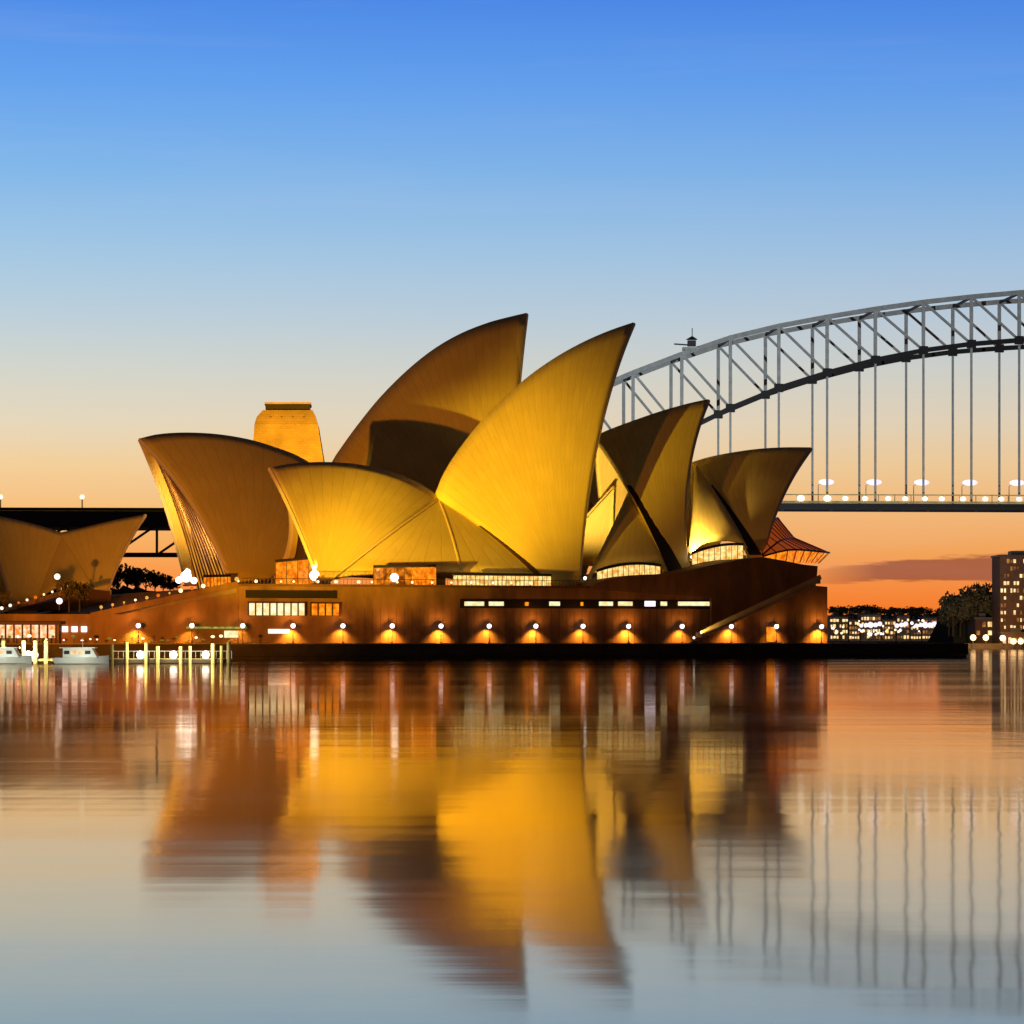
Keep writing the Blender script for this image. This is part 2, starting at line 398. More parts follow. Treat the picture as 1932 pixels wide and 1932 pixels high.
for u0, u1 in ((990, 997), (1095, 1100)): win(u0, u1, 1136, 1143, 'glow_orange')
win(1216, 1236, 1134, 1144, 'lamp_violet')
win(1446, 1462, 1183, 1211, 'glow_orange', name='doorway')
# deep vertical joints between the granite panels
m = MB()
for i in range(64):
    aa = aM+(aE-aM)*(i+.5)/64; m.fbox(H, aa-.05, aa+.05, -.02, .04, QZ+.1, 9.3)
m.build('panel_joint', 'granite_dark', opera)
win(424, 455, 1190, 1203, 'glow_cream', name='shop_window', b=.3)
A0, _z = H.az(352, 1186, 0); A1, _z2 = H.az(462, 1186, 0); m = MB(); m.fbox(H, A0, A1, -1.4, .36, _z, _z+.35); m.build('awning', 'glow_green', opera)  # the light on the awning is put in as its own glow
# northern terrace block with sweeping top, and its outside stair
top = [(1108, 1112), (1125, 1100), (1150, 1092), (1180, 1087), (1215, 1084), (1255, 1083), (1290, 1078), (1325, 1071), (1370, 1061), (1405, 1054), (1440, 1051), (1480, 1058), (1515, 1065), (1543, 1068),
       (1541, 1092), (1450, 1134), (1342, 1187), (1342, 1128)]
m = MB(); m.prism(H, [H.az(u, v, -.6) for u, v in top], -.6, 60); m.build('terrace', 'granite', opera)
s0 = H.az(1543, 1092, -2); s1 = H.az(1318, 1197, -2)
m = MB(); n = 26
for i in range(n):
    t0, t1 = i/n, (i+1)/n
    aa = s0[0]+(s1[0]-s0[0])*t0; ab = s0[0]+(s1[0]-s0[0])*t1; zz = s0[1]+(s1[1]-s0[1])*t0
    m.fbox(H, ab, aa, -3.2, -.64, zz-1.0, zz)
m.bar(H.p(s0[0], -3.3, s0[1]+.35), H.p(s1[0], -3.3, s1[1]+.35), .25, .9)
m.build('terrace_stair', 'sandstone', opera)
# ---------------------------------------------------------------- shells
def lerp(a, b, t): return a+(b-a)*t
def resample(pts, n):
    d = [0]
    for i in range(1, len(pts)): d.append(d[-1]+(pts[i]-pts[i-1]).length)
    out = []; j = 0
    for i in range(n):
        t = d[-1]*i/(n-1)
        while j < len(pts)-2 and d[j+1] < t: j += 1
        out.append(lerp(pts[j], pts[j+1], (t-d[j])/max(1e-6, d[j+1]-d[j])))
    return out
def smooth_curve(pts, n):
    """catmull-rom through pts"""
    P = [pts[0]*2-pts[1]]+list(pts)+[pts[-1]*2-pts[-2]]; out = []
    for i in range(1, len(P)-2):
        for k in range(10):
            t = k/10; a, b, c, d = P[i-1:i+3]
            out.append(.5*((2*b)+(c-a)*t+(2*a-5*b+4*c-d)*t*t+(3*b-a-3*c+d)*t**3))
    out.append(P[-2]); return resample(out, n)
def rib_arc(P, Q, fr, lat, n, side=1, R0=75., upf=.35):
    c = Q-P; L = c.length; sag = R0-math.sqrt(max(1, R0*R0-L*L/4))
    u = c.normalized(); o = (-fr.n*side+Vector((0, 0, upf))); o = (o-u*o.dot(u)).normalized()
    return [P+c*t+o*(sag*4*t*(1-t))+fr.d*(lat*4*t*(1-t)) for t in (i/(n-1) for i in range(n))]
def mirror(p, fr, b):  # across the hall's axis plane
    dist = (p-fr.o).dot(fr.n)-b; return p-fr.n*(2*dist)
def shell(fr, b, w, ridge, ped0, ped1, lat0=0., lat1=0., nr=22, seg=1.5, label=None, rim=False, rot=0., upf=.35, thick=.9, west=True, wlat=0.):
    """ridge: pixels from the rear low point to the tip; ribs fan from the pedestal on the east side and mirror to the west"""
    rp = smooth_curve([fr.pix(u, v, b) for u, v in ridge], 33)
    p0 = fr.pix(*ped0, b-w); p1 = fr.pix(*ped1, b-w); rows = []; uvs = []; n = 17
    for i, q in enumerate(rp):
        t = i/32; P = lerp(p0, p1, t); L = (q-P).length
        rows.append(rib_arc(P, q, fr, lerp(lat0, lat1, t), n, upf=upf)); uvs.append([(t*nr, L*k/(n-1)/4.2) for k in range(n)])
    full = [r+[mirror(p, fr, b)+fr.d*(wlat*(i/32)*4*(k/16)*(1-k/16)) for k, p in reversed(list(enumerate(r[:-1])))] for i, r in enumerate(rows)]
    fuv = [u+[(a, v+.37) for a, v in reversed(u[:-1])] for u in uvs] if west else uvs
    m = MB(); m.grid(full, fuv); o = m.build('shell_roof', 'tile', opera)
    sm = o.modifiers.new('thickness', 'SOLIDIFY'); sm.thickness = thick; sm.offset = 0
    if label: o['label'] = label
    r = MB(); e = full[-1]; r.tube(e, .55 if rim else .4, 6); r.build('edge_rib', 'rim' if rim else 'rib', o)
    f = MB(); f.box((p0+p1)/2-Vector((0, 0, 1.2)), (max(2.2, (p1-p0).length+1.), 2.4, 2.6), R(fr.deg)); f.build('pedestal', 'rib', o)
    return o, rows, full
def side_shell(fr, b, w, apex, bottom, lat=0., bw=0., seams=None, apex_b=None, top_shift=0.):
    """low spherical triangle that closes the flank between two main shells"""
    A = fr.pix(*apex, b-(apex_b or 0)); bp = smooth_curve([fr.pix(u, v, b-w+bw) for u, v in bottom], 25)
    rows = []; uvs = []
    for i, q in enumerate(bp):
        r = rib_arc(q, A, fr, lat*(i/12-1), 13, upf=.3); rows.append(r); uvs.append([(i*.5, (A-q).length*k/12/4.2) for k in range(13)])
    m = MB(); m.grid(rows, uvs)
    m.grid([[mirror(p, fr, b) for p in r] for r in reversed(rows)], list(reversed(uvs)))
    o = m.build('side_shell', 'tile', opera); sm = o.modifiers.new('thickness', 'SOLIDIFY'); sm.thickness = .7; sm.offset = 0
    return o, rows
BB, BW = 26, 17; AB, AW = 72, 21
# near hall
s_bs, rb, fb = shell(H, BB, BW, [(828, 941), (790, 916), (740, 895), (680, 881), (620, 876), (560, 878), (510, 886)], (616, 1100), (603, 1100), 0, 0, rim=True, nr=14, wlat=4.6, label='near south-facing shell, low and bright yellow')
s_bm, rm, fm = shell(H, BB, BW, [(823, 940), (838, 900), (865, 856), (905, 804), (950, 757), (1000, 713), (1050, 678), (1100, 650), (1150, 628), (1196, 612)], (1040, 1103), (1092, 1106), 0, -4.2, nr=28, label='tallest near shell, brightest yellow')
s_b3, r3, f3 = shell(H, BB, BW-2, [(1122, 828), (1149, 815), (1200, 796), (1250, 779), (1300, 765), (1337, 757)], (1262, 1088), (1297, 1090), 0, -3.6, nr=16, label='dark brown pointed shell right of the tallest near shell')
s_b4, r4, f4 = shell(H, BB, BW-4, [(1306, 876), (1340, 866), (1380, 858), (1430, 851), (1480, 848), (1530, 848)], (1412, 1050), (1440, 1047), 0, -2.0, nr=12, label='small dark shell at the north end')
def seam(parent, row, s0=0., s1=1., rad=.3, mt='rim', off=.35):
    P = row[int(len(row)*s0):int(len(row)*s1)+1]; m = MB(); m.tube([p-H.n*off for p in P], rad, 6); return m.build('seam_rib', mt, parent)
seam(s_bs, rb[0], 0, 1, .26, 'seam')
so, srow = side_shell(H, BB, BW, (826, 942), [(612, 1096), (660, 1086), (735, 1082), (850, 1078), (950, 1084), (1046, 1102)], bw=.8)
seam(so, srow[14], 0, 1, .3, 'seam', .3)
side_shell(H, BB, BW-1, (1194, 914), [(1104, 1106), (1112, 1088), (1126, 1075), (1160, 1064), (1200, 1060), (1245, 1064), (1268, 1086)], bw=1.2, apex_b=5)
side_shell(H, BB, BW-3, (1312, 880), [(1296, 1084), (1303, 1050), (1325, 1027), (1360, 1020), (1395, 1024), (1416, 1046)], bw=1.2, apex_b=3)
# far hall
s_as, ra, fa = shell(H, AB, AW-2, [(690, 955), (625, 905), (565, 866), (520, 848), (470, 833), (410, 823), (350, 820), (300, 823), (265, 831)], (505, 1100), (437, 1098), 0, 1.2, rim=True, nr=18, label='far south-facing shell, amber brown with a pale rim')
s_am, rA, fA = shell(H, AB, AW, [(598, 940), (628, 876), (650, 842), (680, 801), (720, 752), (770, 702), (820, 662), (870, 633), (920, 613), (960, 602), (994, 594)], (905, 1100), (960, 1100), 0, -3., nr=30, label='tallest far shell, brown with a dark shadow across it')
shell(H, AB, AW-3, [(1060, 850), (1120, 838), (1180, 832), (1240, 836), (1285, 845)], (1180, 1090), (1215, 1090), 0, -2., nr=14)
shell(H, AB, AW-5, [(1230, 905), (1290, 890), (1350, 885), (1410, 890)], (1330, 1060), (1350, 1060), 0, -2., nr=10)
side_shell(H, AB, AW-1, (600, 935), [(508, 1098), (560, 1084), (700, 1080), (820, 1084), (905, 1100)], bw=1.)
# restaurant pair at the south end
RBB, RW = 88, 10
shell(H, RBB, RW, [(112, 1008), (160, 997), (215, 984), (274, 973)], (178, 1112), (203, 1116), 0, -.8, nr=10, thick=.6, label='small brown restaurant shell beside the steps')
shell(H, RBB, RW, [(118, 1008), (70, 993), (20, 981), (-45, 968)], (64, 1142), (22, 1146), 0, .8, nr=10, thick=.6)
side_shell(H, RBB, RW, (115, 1010), [(66, 1140), (90, 1118), (125, 1104), (160, 1106), (180, 1112)], bw=.6)
m = MB(); m.prism(H, [H.az(u, v, 76) for u, v in ((-120, 1152), (-20, 1149), (20, 1146), (64, 1142), (120, 1130), (178, 1113), (206, 1115), (216, 1150))], 76, 104); m.build('restaurant_podium', 'granite_dark', opera)
def louvre_or_shade(parent, row, s1, w0, w1, mt='slot'):
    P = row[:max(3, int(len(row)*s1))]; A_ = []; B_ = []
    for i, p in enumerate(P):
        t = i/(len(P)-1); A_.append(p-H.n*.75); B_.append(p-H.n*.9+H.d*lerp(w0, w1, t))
    m = MB(); m.grid([A_, B_]); m.grid([B_, [q+H.n*1.6 for q in B_]]); o = m.build('louvre_or_shade_strip', mt, parent); return o
louvre_or_shade(s_b3, r3[0], .66, 3.4, 1.0); louvre_or_shade(s_b4, r4[0], .8, 2.8, .8); louvre_or_shade(s_bm, rm[0], .7, -1.3, -.2, 'bronze')  # the last strip is a painted shadow line along the tallest shell's rear edge
# ---------------------------------------------------------------- glass walls in the south mouths
def mouth_glass(parent, edge, mtl, n=15, inset=2.2, fr=H, zmin=PZ):
    h = len(edge)//2; E = edge[:h+1]; Wd = list(reversed(edge[h:]))
    E = resample(E, 21); Wd = resample(Wd, 21); rows = []
    for i in range(21):
        rows.append([lerp(E[i], Wd[i], k/(n-1))+fr.d*inset-Vector((0, 0, .8)) for k in range(n)])
    g = MB(); g.grid(rows); g.smooth = False; o = g.build('glass_wall', mtl, parent)
    q = MB()
    for k in range(1, n-1):
        top_i = 20-int(1+abs(k-(n-1)/2)*.3)
        q.tube([rows[i][k]-fr.d*.25 for i in range(0, top_i+1, 2)], .16, 4)
    q.build('mullion', 'bronze', o); return rows
mouth_glass(s_as, fa[-1], 'glow_amber_glass'); mouth_glass(s_bs, fb[-1], 'glow_amber_glass', inset=1.6)
# ---------------------------------------------------------------- foyers under the shells
def foyer(u0, u1, v0, v1, mt, b, n, arch=0., name='foyer_glazing'):
    pts_t = []; pts_b = []
    for i in range(n+1):
        t = i/n; u = lerp(u0, u1, t); pts_t.append(H.pix(u, v0[0]+(v0[1]-v0[0])*t-arch*4*t*(1-t), b)); pts_b.append(H.pix(u, v1[0]+(v1[1]-v1[0])*t-arch*.7*4*t*(1-t), b))
    g = MB(); g.grid([pts_b, [p+Vector((0, -.25, 0)) for p in pts_t]]); g.smooth = False; o = g.build(name, mt, opera)
    q = MB()
    for a, c in zip(pts_b, pts_t): q.bar(a+Vector((0, -.2, 0)), c+Vector((0, -.45, 0)), .11, .16)
    q.tube([p+Vector((0, -.4, .1)) for p in pts_t], .28, 5)
    q.build('mullion', 'steel_dark', o); return o
foyer(855, 1040, (1084, 1086), (1106, 1108), 'glow_yellow', 5, 22)
foyer(1126, 1246, (1078, 1068), (1100, 1086), 'glow_yellow', 6, 12, 8)
foyer(1305, 1402, (1045, 1028), (1066, 1056), 'glow_yellow', 8, 9, 6)
foyer(520, 604, (1060, 1052), (1104, 1104), 'glow_orange', 14, 4)
foyer(705, 822, (1070, 1068), (1104, 1104), 'glow_dusky', 8, 6)
foyer(384, 436, (1088, 1087), (1108, 1104), 'glow_orange', 50, 8)
# kiosk with lit shelves on the terrace
kx = H.pix(800, 1088, 5); m = MB(); m.box(kx, (4.0, 2.4, 3.4), R(20)); m.build('kiosk', 'glow_orange', opera)
# northern glass foyer: hanging glass walls flaring out like a visor
m = MB()
topc = [H.pix(u, v, b) for u, v, b in ((1440, 1035, 14), (1452, 1000, 18), (1466, 978, BB), (1474, 990, BB+7))]
midc = [H.pix(u, v, b) for u, v, b in ((1438, 1048, 9), (1470, 1022, 12), (1497, 1015, BB), (1495, 1018, BB+9))]
outc = [H.pix(u, v, b) for u, v, b in ((1440, 1050, 7), (1492, 1038, 10), (1560, 1043, BB-4), (1560, 1043, BB+10))]
botc = [H.pix(u, v, b) for u, v, b in ((1442, 1056, 7.5), (1490, 1062, 11), (1541, 1063, BB-4), (1541, 1063, BB+9))]
T = [smooth_curve(c, 13) for c in (topc, midc, outc, botc)]
g1 = MB(); g1.grid([T[0], T[1]]); g1.smooth = False; go = g1.build('glass_wall', 'red_glass', opera); go['label'] = 'red glowing glass foyer at the north end'
g2 = MB(); g2.grid([T[1], T[2]]); g2.smooth = False; g2.build('glass_visor', 'red_glass', go)
g3 = MB(); g3.grid([T[2], T[3]]); g3.smooth = False; g3.build('lower_glazing', 'glow_orange', go)
q = MB()
for i in range(13):
    for A_, B_ in ((0, 1), (1, 2), (2, 3)): q.bar(T[A_][i]+Vector((0, -.15, .05)), T[B_][i]+Vector((0, -.15, .05)), .12, .18)
for c in T[:3]: q.tube([p+Vector((0, -.15, .08)) for p in c], .2, 5)
q.build('mullion', 'bronze', go)
# parapet on terrace
m = MB()
a0_, _ = H.az(455, 1100, .3); a1_, _ = H.az(1095, 1100, .3); nn = 92
m.bar(H.p(a0_, .3, PZ+1.45), H.p(a1_, .3, PZ+1.45), .1)
for i in range(nn+1):
    aa = lerp(a0_, a1_, i/nn); m.bar(H.p(aa, .3, PZ+.4), H.p(aa, .3, PZ+1.45), .07)
m.build('railing', 'bronze', opera)
# ---------------------------------------------------------------- floodlights on the terrace
def make_flood(name, pos, aim, energy, col, label, r=.9, size=95, mt='lamp_flood', group=None):
    e = empty(name, pos); tag(e, label, 'floodlight', group)
    b = MB(); b.box(Vector(pos)+Vector((0, 0, .15)), (1.2, 1.2, .3)); b.tube([Vector(pos)+Vector((0, 0, .3)), Vector(pos)+Vector((0, 0, .8))], .12, 6); b.build('bracket', 'dark_metal', e)
    h = MB(); h.ball(Vector(pos)+Vector((0, 0, .8+r)), r, 12, 8); h.build('lamp_head_or_flare', mt, e)
    if r > 1:
        for dx, dz in ((-1.5, -.7), (1.6, -.8), (.3, .9)):  # extra glowing balls added to imitate the burst of glare
            h = MB(); h.ball(Vector(pos)+Vector((dx, .1, .8+r+dz)), r*.6, 10, 7); h.build('lamp_head_or_flare', mt, e)
    if energy: lamp('floodlight_beam', 'SPOT', Vector(pos)+Vector((0, -.3, 1.0+2*r)), energy, col, e, aim, size)
    return e
p = H.pix(351, 1106, AB-9); make_flood('floodlight', p, H.pix(356, 1000, AB)+H.d*4, 85000, (1, .55, .12), 'large glaring white floodlight at the foot of the far south-facing shell', 1.15, 90)
p = H.pix(594, 1104, BB-BW+1.); make_flood('floodlight', p, H.pix(560, 1010, BB)+H.d*3, 22000, (1, .55, .12), 'white floodlight at the foot of the near south-facing shell', 1.0, 70)
p = H.pix(744, 1106, 3); make_flood('floodlight', p, H.pix(720, 1000, BB), 800, (1, .6, .2), 'small white floodlight on the terrace beside the orange kiosk', .8, 80)
p = H.pix(1104, 1102, BB-BW+4); make_flood('floodlight', p, H.pix(1122, 950, BB+4), 70000, (1, .6, .14), 'slim floodlight between the tallest near shell and the shell right of it', .35, 60)
p = H.pix(1306, 1062, BB-BW+1); make_flood('floodlight', p, H.pix(1330, 950, BB-4), 30000, (1, .6, .14), 'slim floodlight at the foot of the small north shell', .35, 70)
p = H.p(s1[0]-1.5, -3.2, QZ); make_flood('floodlight', p, H.p(s0[0], -3.2, s0[1]), 50000, (1, .66, .12), 'small added floodlight at the foot of the diagonal outside stair', .22, 15)  # made-up lamp, added because nothing else lights the stair
# ================================================================== PROMENADE LAMPS
lamp_us = [261, 362, 458, 553, 647, 740, 832, 923, 1011, 1100, 1186, 1287, 1380, 1465, 1550]
WORDS = ['before the foot of the broad steps', 'before the slope of the broad steps', 'just left of the long cream window strip', 'below the cream window strip, near its middle', 'just right of the window strip',
         'below the kiosk on the bare brown wall', 'first left of the thin windows on the bare wall', 'below the left end of the thin window slot', 'below the gap of the thin window slot', 'below the foot of the tallest shells',
         'below the pair of thin windows', 'below the longest thin window', 'under the diagonal outside stair', 'beside the lit doorway', 'at the right end of the podium']
base = None
for i, u in enumerate(lamp_us):
    pt = H.pix(u, 1181, -1.6); pos = Vector((pt.x, pt.y, QZ))
    if base is None:
        e = empty('promenade_lamp', (0, 0, 0), R(20))
        b = MB(); b.tube([(0, 0, 0), (0, 0, .25)], [.22, .16], 8); b.tube([(0, 0, .25), (0, 0, 2.75)], [.08, .06], 8); b.build('post', 'dark_metal', e)
        g = MB(); g.ball((0, 0, 3.2), .46, 14, 10); g.build('globe', 'lamp_white', e)
        c = MB(); c.tube([(0, 0, 3.6), (0, 0, 3.75)], [.2, .05], 8); c.build('cap', 'dark_metal', e)
        l = lamp('lamp_beam', 'SPOT', (0, .3, 2.7), 3600, (1, .42, .05), None, (0, 1.6, 0.2), 118, .9, .3); l.parent = e
        l = lamp('lamp_glow', 'SPOT', (0, -.7, 3.4), 700, (1, .36, .05), None, (0, 2, 5.2), 150, 1.); l.parent = e
        base = e
    else: e = copy_tree(base)
    for ch in children(e):
        if ch.type == 'LIGHT' and i: ch.data = ch.data.copy(); ch.data.energy *= (.7, 1.15, .85, 1.3, .9, 1.1, 1.25, .8, 1.05, .75, 1.2, .9, 1.1, .6, 1.3)[i]; ch.data.spot_size *= (1, .93, 1.05, .97, 1.04)[i % 5]
    e.location = pos; tag(e, 'white globe lamp on the promenade '+WORDS[i], 'street lamp', 'globe lamps along the podium wall')
# ================================================================== JETTY AND BOATS (left)
J = Frame(-75, 432, 4)
jet = empty('jetty', W(320, 1250, 436)); tag(jet, 'long low jetty with pale piles at the left end of the dark sea wall', 'jetty')
def jaz(u): return J.az(u, 1230, 0)[0]
m = MB(); m.fbox(J, jaz(203), jaz(436), 0, 9, .4, .7); m.build('deck', 'timber', jet)
m = MB(); m.fbox(J, jaz(203), jaz(436), -.25, -.01, .1, .65); m.build('fender_beam', 'seawall', jet)
for u in (212, 240, 276, 298, 341, 359, 402, 418, 432):
    m = MB(); c = J.p(jaz(u), -.5, 0); m.tube([c+Vector((0, 0, -1)), c+Vector((0, 0, 2.5+1.1*random.random()))], .2+.12*random.random(), 8); m.build('pile', 'timber', jet)
m = MB()
for i in range(24):
    aa = lerp(jaz(206), jaz(434), i/23); m.bar(J.p(aa, 8.8, .7), J.p(aa, 8.8, 1.8), .07)
m.bar(J.p(jaz(206), 8.8, 1.8), J.p(jaz(434), 8.8, 1.8), .09); m.build('railing', 'white_paint', jet)
jet2 = empty('jetty', W(40, 1250, 425)); tag(jet2, 'short mooring pontoon with lit piles at the far left edge', 'jetty')
m = MB(); m.fbox(J, jaz(-60), jaz(98), 1, 8, .35, .7); m.build('deck', 'timber', jet2)
for u in (5, 44, 66, 86):
    m = MB(); c = J.p(jaz(u), .6, 0); m.tube([c+Vector((0, 0, -1)), c+Vector((0, 0, 3.4))], .3, 8); m.build('pile', 'timber', jet2)
jb = None
JL = [(17, 'at the far left edge beside the pontoon'), (50, 'between two piles of the left pontoon'), (62, 'right of the middle of the left pontoon'), (124, 'behind the white cruiser'), (263, 'on the long jetty, left of three'), (326, 'on the long jetty, middle of three'), (387, 'on the long jetty, right of three')]
for i, (u, words) in enumerate(JL):
    c = J.p(jaz(u), 2.5, .7)
    if jb is None:
        e = empty('jetty_lamp', (0, 0, 0))
        b = MB(); b.tube([(0, 0, 0), (0, 0, 0.2)], .1, 6); b.build('post', 'dark_metal', e)
        g = MB(); g.ball((0, 0, .72), .8, 14, 10); g.build('globe', 'lamp_violet', e)
        l = lamp('lamp_glow', 'SPOT', (0, -7.5, 2.2), 2600, (1, .88, .5), None, (0, 0, 1.4), 140, 1.); l.parent = e
        jb = e
    else: e = copy_tree(jb)
    e.location = c
    if u < 200: e.scale = (.75, .75, .8)
    tag(e, 'glaring white lamp '+words, 'lamp', 'lamps on the jetties')
def boat(u0, u1, Y, label, cab=(.15, .8), h=1.1, hullm='white_paint', decks=1):
    p0 = W(u0, 1250, Y); L = (u1-u0)*Y/F; c = Vector((p0.x+L/2, Y, 0)); e = empty('motor_boat', c); tag(e, label, 'boat', 'boats moored at the left')
    rows = []
    for i in range(15):
        t = i/14; xx = -L/2+L*t; wd = 1.9*(1-abs(max(0, t-.55))/.45*.95)**.7 if t > .55 else 1.9; sh = h+.5*max(0, t-.4)
        rows.append([c+Vector((xx-(.5 if i == 0 else 0), -wd, sh)), c+Vector((xx, -wd*.8, .1)), c+Vector((xx, 0, -.4)), c+Vector((xx, wd*.8, .1)), c+Vector((xx, wd, sh)), c+Vector((xx, 0, sh+.1)), c+Vector((xx, -wd, sh))])
    m = MB(); m.grid(rows); m.poly(rows[0][:5], [(0, 1, 2, 3, 4)]); m.smooth = False; m.build('hull', hullm, e)
    for d in range(decks):
        x0, x1 = -L/2+L*(cab[0]+.06*d), -L/2+L*(cab[1]-.12*d); z0 = h+.05+d*1.5
        m = MB(); m.box8([c+Vector(q) for q in ((x0, -1.4, z0), (x1, -1.4, z0), (x1, 1.4, z0), (x0, 1.4, z0), (x0, -1.2, z0+1.35), (x1-.8, -1.2, z0+1.35), (x1-.8, 1.2, z0+1.35), (x0, 1.2, z0+1.35))])
        m.box(c+Vector(((x0+x1)/2-.4, 0, z0+1.42)), (x1-x0+.2, 2.8, .12)); cb = m.build('cabin', 'white_paint', e)
        n = max(3, int((x1-x0)/1.1))
        for k in range(n):
            xa = x0+.2+(x1-x0-1.)*k/n; m = MB(); m.box(c+Vector((xa+.4, -1.36, z0+.75)), (.75, .1, .5)); m.build('window', 'window_lit' if k % 3 else 'slot', cb)
    m = MB(); m.tube([c+Vector((0, 0, h+1.3*decks)), c+Vector((0, 0, h+1.3*decks+1.6))], .05, 6); m.build('mast', 'white_paint', e)
    lamp('boat_fill_light', 'SPOT', c+Vector((0, -7, 2.2)), 1000, (.95, 1, .8), e, c+Vector((0, 0, 1.5)), 120)  # added fill out over the water to brighten the hull, no real fitting
    return e
boat(106, 206, 424, 'white cruiser with long lit cabin between the two jetties', h=.9)
boat(-45, 60, 428, 'pale boat cut by the left edge, moored at the pontoon', h=.9, decks=1)
# ================================================================== BRIDGE
BR = Frame(0, 0, 4.4)
q0 = W(1378, 770, 1062); BR.o = Vector((q0.x, q0.y, 0))
PN = 17.9
tops = {-4: 785, -3: 742, -2: 703, -1: 668, 0: 637, 1: 615, 2: 598, 3: 583, 4: 570, 5: 560, 6: 552, 7: 547, 8: 544, 9: 543.5}
bots = {-4: 1010, -3: 930, -2: 868, -1: 815, 0: 770, 1: 732, 2: 703, 3: 679, 4: 661, 5: 649, 6: 642, 7: 637, 8: 634, 9: 633}
def nodez(k, tab):
    kk = k if k <= 9 else 18-k; p = BR.p(min(k, 9)*PN if k <= 9 else (18-k)*PN, 0, 0); return CH-(tab[kk]-HOR)*p.y/F
bridge = empty('arch_bridge', BR.p(0, 0, 0)); tag(bridge, 'great grey steel arch bridge behind the opera house, its deck on thin hangers', 'bridge')
DK = 53.6; K0, K1 = -4, 14
for b in (0, 30):
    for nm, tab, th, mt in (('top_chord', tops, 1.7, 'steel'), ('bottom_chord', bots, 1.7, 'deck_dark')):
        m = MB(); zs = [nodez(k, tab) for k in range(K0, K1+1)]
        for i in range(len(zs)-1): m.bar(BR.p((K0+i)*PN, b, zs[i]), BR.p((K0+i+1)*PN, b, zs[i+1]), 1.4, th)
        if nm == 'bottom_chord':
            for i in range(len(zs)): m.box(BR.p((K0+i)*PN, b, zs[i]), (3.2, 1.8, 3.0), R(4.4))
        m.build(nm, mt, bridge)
    for k in range(K0, K1+1):
        zt, zb = nodez(k, tops), nodez(k, bots)
        m = MB(); m.bar(BR.p(k*PN, b, zb), BR.p(k*PN, b, zt), 1.2, 1.2); m.build('truss_post', 'steel', bridge)
        if k < K1:
            if k < 9: A_, B_ = BR.p(k*PN, b, zt), BR.p((k+1)*PN, b, nodez(k+1, bots))
            else: A_, B_ = BR.p(k*PN, b, zb), BR.p((k+1)*PN, b, nodez(k+1, tops))
            m = MB(); m.bar(A_, B_, .85, .85); m.build('diagonal_brace', 'steel', bridge)
        if zb > DK: m = MB(); m.bar(BR.p(k*PN, b, DK), BR.p(k*PN, b, zb), .78, .78); m.build('hanger', 'steel', bridge)
for k in range(K0, K1+1):
    m = MB(); m.bar(BR.p(k*PN, 0, nodez(k, tops)-.3), BR.p(k*PN, 30, nodez(k, tops)-.3), .6, .9); m.build('cross_beam', 'steel_dark', bridge)
# deck, with cross girders below
da0, _ = BR.az(1250, 950, 0); da1 = K1*PN+10
m = MB(); m.fbox(BR, da0, da1, -8, 38, DK-1.7, DK-.6); m.fbox(BR, da0, da1, -8.4, -8.05, DK-3.0, DK-1.75)
for k in range(-1, K1+1): m.fbox(BR, k*PN-.6, k*PN+.6, -7.9, -5, DK-3.6, DK-1.72)
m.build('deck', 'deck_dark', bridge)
m = MB(); m.fbox(BR, da0, da1, -8.6, -8.2, DK-.55, DK+.2); m.fbox(BR, da0, da1, -8.5, -8.3, DK+2.3, DK+2.7)
for k in range(int((da1-da0)/6)): m.fbox(BR, da0+k*6, da0+k*6+.3, -8.5, -8.3, DK+.2, DK+2.3)
m.build('parapet', 'timber', bridge)
# approach spans to the left
AP = Frame(0, 0, 3.)
q1 = W(620, 965, 1130); AP.o = Vector((q1.x, q1.y, 0)); AZ = CH+(HOR-962)*1130/F
ap0, _ = AP.az(-120, 960, 0); ap1, _ = AP.az(1130, 960, 0)
m = MB(); m.fbox(AP, ap0, ap1, -5, 28, AZ-7.2, AZ-.8); m.build('approach_deck', 'steel_dark', bridge)
m = MB(); m.fbox(AP, ap0, ap1, -5.6, -5.2, AZ-.8, AZ+.4); m.build('parapet', 'steel_dark', bridge)
LZ = CH+(HOR-1048)*1130/F
for b in (-3,):
    m = MB(); m.bar(AP.p(ap0, b, LZ), AP.p(ap1, b, LZ), 1.6, 1.8)
    n = int((ap1-ap0)/17); 
    for i in range(n):
        a = ap0+i*17; m.bar(AP.p(a, b, LZ), AP.p(a, b, AZ-6), .9); m.bar(AP.p(a, b, LZ), AP.p(a+17, b, AZ-6), .9)
    m.build('approach_truss', 'steel_dark', bridge)
# pylon
PY = 1150
c = W(541, 1205, PY); s = PY/F
m = MB()
prof = [(1200, 72, 74), (870, 66, 69), (800, 62, 58), (785, 58, 54), (772, 47, 47)]
def ring(u_l, u_r, v, dep):
    xl = (541-u_l-CX)*s; xr = (541+u_r-CX)*s; zz = CH+(HOR-v)*s; yc = PY+14; return [Vector((xl, yc-dep, zz)), Vector((xr, yc-dep, zz)), Vector((xr-1, yc+dep, zz)), Vector((xl-1, yc+dep, zz))]
rs = [ring(a, b2, v, 14-i*1.1) for i, (v, a, b2) in enumerate(prof)]
for i in range(len(rs)-1): m.poly(rs[i]+rs[i+1], [(0, 1, 5, 4), (1, 2, 6, 5), (2, 3, 7, 6), (3, 0, 4, 7)])
m.poly(rs[-1], [(0, 1, 2, 3)])
py = m.build('pylon', 'stone_blocks', bridge); py['label'] = 'tall tapered stone pylon glowing yellow behind the shells'
m = MB(); m.box8(ring(42, 42, 770, 9.6)+ring(42, 42, 761, 9.6)); m.build('lookout_recess', 'slot', py)
